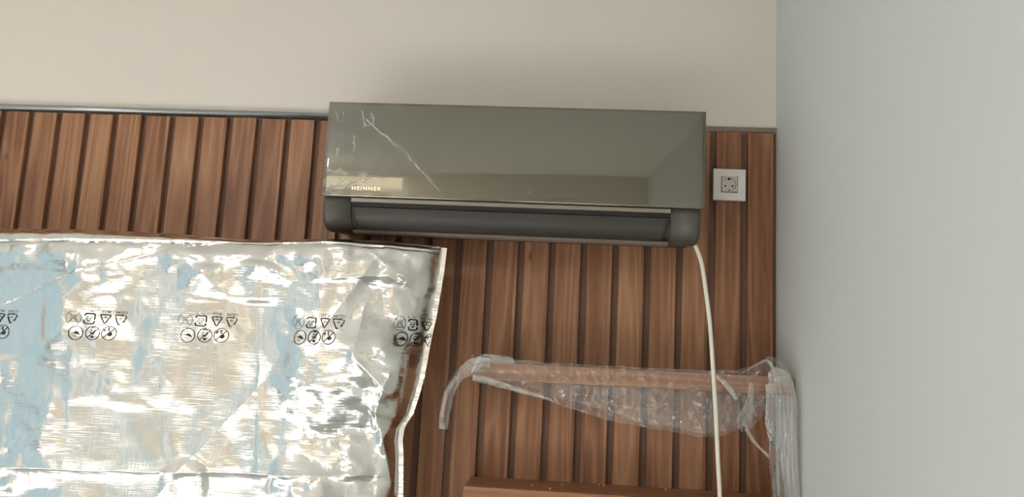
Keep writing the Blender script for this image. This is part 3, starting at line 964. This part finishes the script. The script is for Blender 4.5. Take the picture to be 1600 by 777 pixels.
def symbols(ox, oz, items, dxs=1.0, tilt=0.0):
    """ox,oz: centre of the middle circle of the lower row"""
    p = Print(); q = Print()
    S = 0.0152
    def L(x, z): return (ox + x * dxs, oz + z + x * tilt)
    w = 0.0014; wb = 0.0027
    if 'umb' in items:      # keep dry sign, upside down
        c = L(-0.0365, -0.001); p.circle(*c, S, w, sq=dxs)
        p.fill([(c[0] - 0.010, c[1] + 0.000), (c[0] - 0.003, c[1] + 0.0015), (c[0] - 0.0005, c[1] + 0.0045), (c[0] + 0.004, c[1] + 0.0035), (c[0] + 0.010, c[1] - 0.0035), (c[0] + 0.003, c[1] - 0.0025), (c[0] - 0.003, c[1] - 0.0005)])
        p.stroke([(c[0] - 0.001, c[1] - 0.003), (c[0] - 0.001, c[1] - 0.007), (c[0] + 0.001, c[1] - 0.008)], 0.0007)
        p.stroke([(c[0] - 0.004, c[1] - 0.005), (c[0] - 0.005, c[1] - 0.007)], 0.0007)
    if 'child' in items:    # crossed sign, upside down
        c = L(0, 0); p.circle(*c, S, w, sq=dxs)
        p.stroke([(c[0] - 0.0107 * dxs, c[1] - 0.0107), (c[0] + 0.0107 * dxs, c[1] + 0.0107)], w)
        p.disc(c[0], c[1] - 0.0085, 0.0032 * dxs, 0.0030)
        p.circle(c[0] + 0.0005, c[1] + 0.0085, 0.0046, 0.0018, 20, 160, dxs); p.circle(c[0] + 0.0005, c[1] + 0.0085, 0.0046, 0.0018, 190, 235, dxs)
        p.circle(c[0] + 0.0005, c[1] + 0.0085, 0.0046, 0.0018, 300, 350, dxs)
        p.stroke([(c[0] - 0.0065 * dxs, c[1] + 0.0025), (c[0] - 0.003 * dxs, c[1] - 0.0005), (c[0], c[1] + 0.001), (c[0] + 0.006 * dxs, c[1] + 0.003)], 0.0018)
        p.disc(c[0] + 0.0005, c[1] - 0.001, 0.0026 * dxs, 0.0020)
    if 'fire' in items:
        c = L(0.0345, 0.0008); p.circle(*c, S, w, sq=dxs)
        p.stroke([(c[0] - 0.0107 * dxs, c[1] - 0.0107), (c[0] + 0.0107 * dxs, c[1] + 0.0107)], w)
        p.disc(c[0] + 0.002 * dxs, c[1] - 0.002, 0.0050 * dxs, 0.0045, 0.6)
        p.stroke([(c[0] + 0.0005, c[1] + 0.0035), (c[0] - 0.002, c[1] + 0.008), (c[0] - 0.0005, c[1] + 0.0125)], 0.0022)
        p.disc(c[0] - 0.0095 * dxs, c[1] + 0.0065, 0.0016, 0.0036, -0.6)
    if 'dust' in items:     # worn crossed circle
        c = L(-0.0455, 0.0325); q.circle(*c, S, 0.0009, sq=dxs)
        q.stroke([(c[0] - 0.0107, c[1] - 0.0107), (c[0] + 0.0107, c[1] + 0.0107)], 0.0009)
        q.stroke([(c[0] - 0.0107, c[1] + 0.0107), (c[0] + 0.0107, c[1] - 0.0107)], 0.0009)
        q.stroke([(c[0] - 0.006, c[1] - 0.008), (c[0] - 0.004, c[1] + 0.001), (c[0] + 0.003, c[1] + 0.002), (c[0] + 0.007, c[1] - 0.008), (c[0] - 0.006, c[1] - 0.008)], 0.0009)
        q.stroke([(c[0] - 0.002, c[1] + 0.003), (c[0] + 0.001, c[1] + 0.007), (c[0] + 0.003, c[1] + 0.003)], 0.0009)
    if 'pura' in items:     # rounded square of two arrows round two characters, upside down
        cx, cz = L(-0.0120, 0.0315); a = 0.0112; r = 0.004
        def rc(pts): return [(cx + x * dxs, cz + z) for x, z in pts]
        p.stroke(rc([(-a, a - 0.005), (-a + 0.001, a - 0.0015), (-a + r, a), (a - r * .6, a), (a - 0.001, a - 0.001), (a, a - r), (a, -0.0005)]), wb)
        p.stroke(rc([(a, -0.0045), (a, -a + r), (a - 0.001, -a + 0.001), (a - r, -a), (-a + r, -a), (-a + 0.001, -a + 0.001), (-a, -a + r)]), wb)
        arrow(p, cx + a * dxs, cz - 0.0010, -90, 0.0026); arrow(p, cx - a * dxs, cz - a + 0.0055, 90, 0.0026)
        # right glyph and left glyph (rotated half a turn)
        p.stroke(rc([(0.0075, -0.0005 + 0.0025), (0.0015, 0.0028 - 0.002), (0.0012, -0.001), (0.004, -0.0052)]), 0.0013)
        p.stroke(rc([(0.0062, 0.0050), (0.0012, 0.0046)]), 0.0013)
        p.circle(cx + 0.0062 * dxs * 0 - 0.0015 * dxs, cz - 0.005, 0.0014, 0.0010)
        p.stroke(rc([(-0.0020, 0.0048), (-0.0072, 0.0040)]), 0.0012); p.stroke(rc([(-0.0015, 0.0012), (-0.0075, 0.0004), (-0.0070, -0.0020), (-0.0035, -0.0035)]), 0.0012)
        q.text('PA', cx + 0.003, cz + 0.0170, 0.0065); q.text('F', cx - 0.010, cz + 0.0172, 0.0060)
    if 'tri' in items:
        cx, cz = L(0.0215, 0.0325); a = 0.0118
        T3 = [(-a, 0.0090), (a, 0.0090), (0, -0.0125)]
        pts = []
        for k in range(3):
            x0, z0 = T3[k]; x1, z1 = T3[(k + 1) % 3]; xp, zp = T3[k - 1]
            for (ex, ez) in ((xp, zp), (x1, z1)):
                l = math.hypot(ex - x0, ez - z0); pts.append((cx + (x0 + (ex - x0) * 0.0028 / l) * dxs, cz + z0 + (ez - z0) * 0.0028 / l))
        p.stroke(pts, 0.0024, True)
        arrow(p, cx - 0.002, cz + 0.009, 180, 0.0026); arrow(p, cx - 0.0065 * dxs, cz - 0.0015, -60, 0.0026); arrow(p, cx + 0.007 * dxs, cz + 0.0005, 60, 0.0024)
        p.text('04', cx, cz + 0.0030, 0.0072)
        q.text('PE-LD', cx, cz + 0.0160, 0.0078, bold=0.0001)
    if 'loop' in items:
        cx, cz = L(0.0525, 0.0318); a = 0.0115
        p.stroke([(cx - a, cz + 0.0060), (cx - a + 0.002, cz + 0.0090), (cx + 0.004, cz + 0.0094)], 0.0024); arrow(p, cx + 0.005, cz + 0.0094, 0, 0.0028)
        p.stroke([(cx + a - 0.002, cz + 0.0090), (cx + a + 0.001, cz + 0.0050), (cx + a - 0.003, cz - 0.0030)], 0.0018); arrow(p, cx + a - 0.0045, cz - 0.0050, -125, 0.0030)
        p.stroke([(cx - 0.0090, cz + 0.0020), (cx - 0.0035, cz - 0.0105), (cx + 0.0010, cz - 0.0110)], 0.0024); arrow(p, cx - 0.0098, cz + 0.0030, 115, 0.0026)
        p.text('90', cx, cz + 0.0025, 0.0058)
        q.text('C/LDPE', cx + 0.001, cz + 0.0158, 0.0078, bold=0.0001)
    return p, q


groups = [(0.2383, 1.4990, ('fire', 'tri', 'loop', 'child'), 1.0, 0.03, -0.002),
          (0.4965, 1.5079, ('umb', 'child', 'fire', 'dust', 'pura', 'tri', 'loop'), 1.0, 0.02, 0),
          (0.7440, 1.5150, ('umb', 'child', 'fire', 'dust', 'pura', 'tri', 'loop'), 1.03, 0.02, 0),
          (0.9945, 1.5225, ('umb', 'child', 'fire', 'dust', 'pura', 'tri', 'loop'), 0.92, 0.02, 0),
          (1.2076, 1.5295, ('umb', 'child', 'fire', 'dust', 'pura', 'tri'), 0.80, -0.03, 0)]
for gi, (ox, oz, items, dxs, tilt, _) in enumerate(groups):
    lim = lambda x, z: x < float(np.interp(z, rz, rx)) - 0.0015
    for it in items:
        p, q = symbols(ox, oz, (it,), dxs, tilt)
        p.clip(lim); q.clip(lim)
        if p.f: p.build('printed_symbol', MAT['ink'], bag)
        if q.f: q.build('printed_symbol' if it == 'dust' else 'printed_lettering', MAT['ink_pale'], bag)

# ================================================================== clear film wrapped round the shelf
wrap = empty('plastic_wrap', (1.70, -0.15, 1.44), 'clear crinkled plastic film draped over the wooden shelf and hanging down beside it', 'plastic film')


def wrap_grid(name, X, Y, Z, mat, mask=None):
    V = np.stack([X - 1.70, Y + 0.15, Z - 1.44], -1)
    return grid_mesh(name, V, X.shape[1], X.shape[0], mat, wrap, True, mask)


low = [(1.330, 1.452), (1.3887, 1.4363), (1.4256, 1.424), (1.4692, 1.4177), (1.5419, 1.3947), (1.6281, 1.3741), (1.7132, 1.3606), (1.7835, 1.3548), (1.8394, 1.3441), (1.8948, 1.3499), (1.9362, 1.3673), (1.9637, 1.3716), (1.9912, 1.4144), (2.0077, 1.4708), (2.04, 1.47)]
tp = [(1.3057, 1.4808), (1.3385, 1.5043), (1.4202, 1.501), (1.4293, 1.4945), (1.5672, 1.4925), (1.7124, 1.4920), (1.8557, 1.4935), (1.9268, 1.4980), (1.9622, 1.5104), (1.9900, 1.5307), (2.0100, 1.5273), (2.04, 1.500)]
# front layer: from the top edge down over the face and hanging below
nx, nz = 460, 110
xs = np.linspace(1.322, 2.040, nx); t = np.linspace(0, 1, nz)
Xg, Tg = np.meshgrid(xs, t)
zl = np.interp(Xg, *zip(*low)) + 0.004 * vnoise(Xg, Xg * 0, 0.03, 6)
zt = np.interp(Xg, *zip(*tp)) + 0.002 * vnoise(Xg, Xg * 0, 0.02, 7)
Zg = zt + (zl - zt) * Tg
cr = crumple(Xg, Zg, 5, 0.05, 0.0022, 9, 0.5) + crumple(Xg, Zg, 6, 0.10, 0.0022, 6, 0.4)
loose = smoothstep(ZT - TH + 0.004, ZT - TH - 0.03, Zg) + smoothstep(ZT - 0.004, ZT + 0.012, Zg)
Yg = -0.1535 - cr * (0.22 + 0.85 * np.clip(loose, 0, 1)) + 0.012 * smoothstep(ZT - TH, ZT - TH - 0.09, Zg)
wrap_grid('front_sheet', Xg, Yg, Zg, MAT['film'])
# second layer below the board, a little further back and shorter
zl2 = np.interp(Xg, *zip(*low)) + 0.004 + 0.016 * (vnoise(Xg, Xg * 0, 0.07, 16) + 0.5)
zt2 = np.full_like(Xg, ZT - TH - 0.002)
zl2 = np.minimum(zl2, zt2 - 0.003)
Zg2 = zt2 + (zl2 - zt2) * Tg
Yg2 = -0.143 - crumple(Xg, Zg2, 15, 0.06, 0.003, 9, 0.5) + 0.02 * Tg
wrap_grid('rear_sheet', Xg, np.minimum(Yg2, -0.05), Zg2, MAT['film'])
# film lying over the top of the board
nz2 = 40
Xt, Tt = np.meshgrid(np.linspace(1.334, 2.03, 300), np.linspace(0, 1, nz2))
Yt = -0.153 + 0.125 * Tt
Zt_ = ZT + 0.0015 + crumple(Xt, Yt, 25, 0.05, 0.0025, 8, 0.5) * (0.4 + 0.9 * smoothstep(1.45, 1.34, Xt))
wrap_grid('top_sheet', Xt, Yt, Zt_, MAT['film'])


def bunch(name, path, wid, depth, seed, mat, n=140, m=64, amp=0.003, wl=0.02, run=0.45):
    """flattened crinkled tube of gathered film along a path"""
    pts = catmull(path, 12)
    P_ = np.array([tuple(p) for p in pts]); s = np.linspace(0, len(P_) - 1, n)
    C = np.stack([np.interp(s, np.arange(len(P_)), P_[:, k]) for k in range(3)], -1)
    w_ = np.interp(np.linspace(0, 1, n), np.linspace(0, 1, len(wid)), wid)
    d_ = np.interp(np.linspace(0, 1, n), np.linspace(0, 1, len(depth)), depth)
    tg = np.gradient(C, axis=0); tg /= np.linalg.norm(tg, axis=1)[:, None]
    sd = np.cross(tg, np.array([0, 1, 0.0])); sd /= np.linalg.norm(sd, axis=1)[:, None]
    fr = np.cross(sd, tg)
    th_ = np.linspace(0, 2 * math.pi, m)
    S_, Th = np.meshgrid(np.linspace(0, 1, n), th_, indexing='ij')
    ln = np.cumsum(np.r_[0, np.linalg.norm(np.diff(C, axis=0), axis=1)])
    cr_ = crumple(np.cos(Th) * w_[:, None] * 2.2, ln[:, None] * run + 0 * Th, seed, wl, amp, 9, 0.5)
    cr_ = cr_ + crumple(np.cos(Th) * w_[:, None] * 2.2 + 0.3, ln[:, None] * run * 1.8 + 0 * Th, seed + 50, wl * 0.45, amp * 0.45, 9, 0.6)
    cr_ = (cr_ - cr_.mean()) * 1.2
    V = C[:, None, :] + sd[:, None, :] * (np.cos(Th) * (w_[:, None] + cr_ * 0.5))[..., None] + fr[:, None, :] * (np.sin(Th) * (d_[:, None]) + cr_)[..., None]
    V[:, -1] = V[:, 0]
    V = V - np.array([1.70, -0.15, 1.44])
    return grid_mesh(name, V, m, n, mat, wrap)


bunch('hanging_tail', [(1.372, -0.168, 1.485), (1.340, -0.170, 1.482), (1.312, -0.166, 1.462), (1.288, -0.168, 1.425), (1.276, -0.168, 1.385), (1.273, -0.168, 1.333)],
      [0.016, 0.020, 0.014, 0.012, 0.012, 0.011, 0.009], [0.010, 0.010, 0.008, 0.006, 0.006, 0.006, 0.004], 3, MAT['film_thick'], amp=0.0020, wl=0.012)
bunch('bunched_edge', [(1.330, -0.160, 1.492), (1.37, -0.161, 1.495), (1.412, -0.160, 1.492), (1.428, -0.158, 1.489)],
      [0.010, 0.011, 0.009, 0.003], [0.005, 0.006, 0.005, 0.002], 9, MAT['film_thick'], amp=0.0014, wl=0.012)
bunch('lower_gather', [(1.335, -0.160, 1.452), (1.39, -0.161, 1.441), (1.44, -0.160, 1.428), (1.52, -0.158, 1.408)],
      [0.009, 0.008, 0.007, 0.002], [0.004, 0.005, 0.004, 0.001], 19, MAT['film_thick'], amp=0.0014, wl=0.012)
# column of film hanging at the right end, down to the floor
bunch('hanging_column', [(1.990, -0.188, 1.500), (2.009, -0.189, 1.480), (2.016, -0.188, 1.44), (2.0170, -0.187, 1.38), (2.020, -0.185, 1.30), (2.024, -0.187, 1.22), (2.028, -0.188, 1.10), (2.022, -0.19, 0.95)],
      [0.010, 0.026, 0.029, 0.029, 0.029, 0.0295, 0.026, 0.02], [0.006, 0.014, 0.018, 0.020, 0.021, 0.021, 0.020, 0.012], 7, MAT['film_thick'], n=260, m=110, amp=0.0045, wl=0.014, run=0.06)
bunch('knot', [(1.955, -0.166, 1.470), (1.950, -0.170, 1.42), (1.938, -0.172, 1.385), (1.944, -0.170, 1.366)],
      [0.006, 0.010, 0.019, 0.012], [0.003, 0.006, 0.009, 0.006], 12, MAT['film'], amp=0.0022, wl=0.014)
bunch('strand', [(1.940, -0.168, 1.378), (1.955, -0.170, 1.350), (1.975, -0.174, 1.328), (2.000, -0.178, 1.308)],
      [0.005, 0.004, 0.003, 0.004], [0.002, 0.002, 0.002, 0.002], 14, MAT['film_thick'], amp=0.0006, wl=0.01)
bunch('loose_fold', [(1.862, -0.163, 1.490), (1.885, -0.166, 1.478), (1.905, -0.168, 1.458), (1.922, -0.170, 1.432)],
      [0.001, 0.004, 0.006, 0.005], [0.001, 0.0025, 0.003, 0.002], 15, MAT['film_thick'], amp=0.0010, wl=0.01)
bunch('loose_fold', [(1.945, -0.160, 1.495), (1.965, -0.161, 1.510), (1.990, -0.163, 1.520), (2.004, -0.166, 1.500), (2.008, -0.17, 1.478)],
      [0.001, 0.0025, 0.003, 0.004, 0.004], [0.001, 0.001, 0.002, 0.002, 0.002], 25, MAT['film_thick'], amp=0.0006, wl=0.01)

# ================================================================== ceiling lamp
lamp = empty('ceiling_lamp', (-0.16, -2.85, ZC), 'round white flush lamp fixed to the ceiling', 'lamp')
bm = bmesh.new(); bmesh.ops.create_cone(bm, cap_ends=True, segments=48, radius1=0.15, radius2=0.16, depth=0.03)
bmesh.ops.translate(bm, verts=bm.verts[:], vec=(0, 0, -0.0155)); obj('lamp_base', bm, MAT['frame'], lamp)
m, n, b = new_mat('glowing_diffuser')
b.inputs['Base Color'].default_value = (0.9, 0.88, 0.82, 1)
b.inputs['Emission Color'].default_value = (1.0, 0.93, 0.86, 1)
b.inputs['Emission Strength'].default_value = 135.0
bm = bmesh.new(); bmesh.ops.create_uvsphere(bm, u_segments=32, v_segments=16, radius=0.14)
for v in bm.verts: v.co.z = min(v.co.z, 0) * 0.35 - 0.030
bmesh.ops.remove_doubles(bm, verts=bm.verts[:], dist=1e-5)
obj('lamp_shade', bm, m, lamp, True)
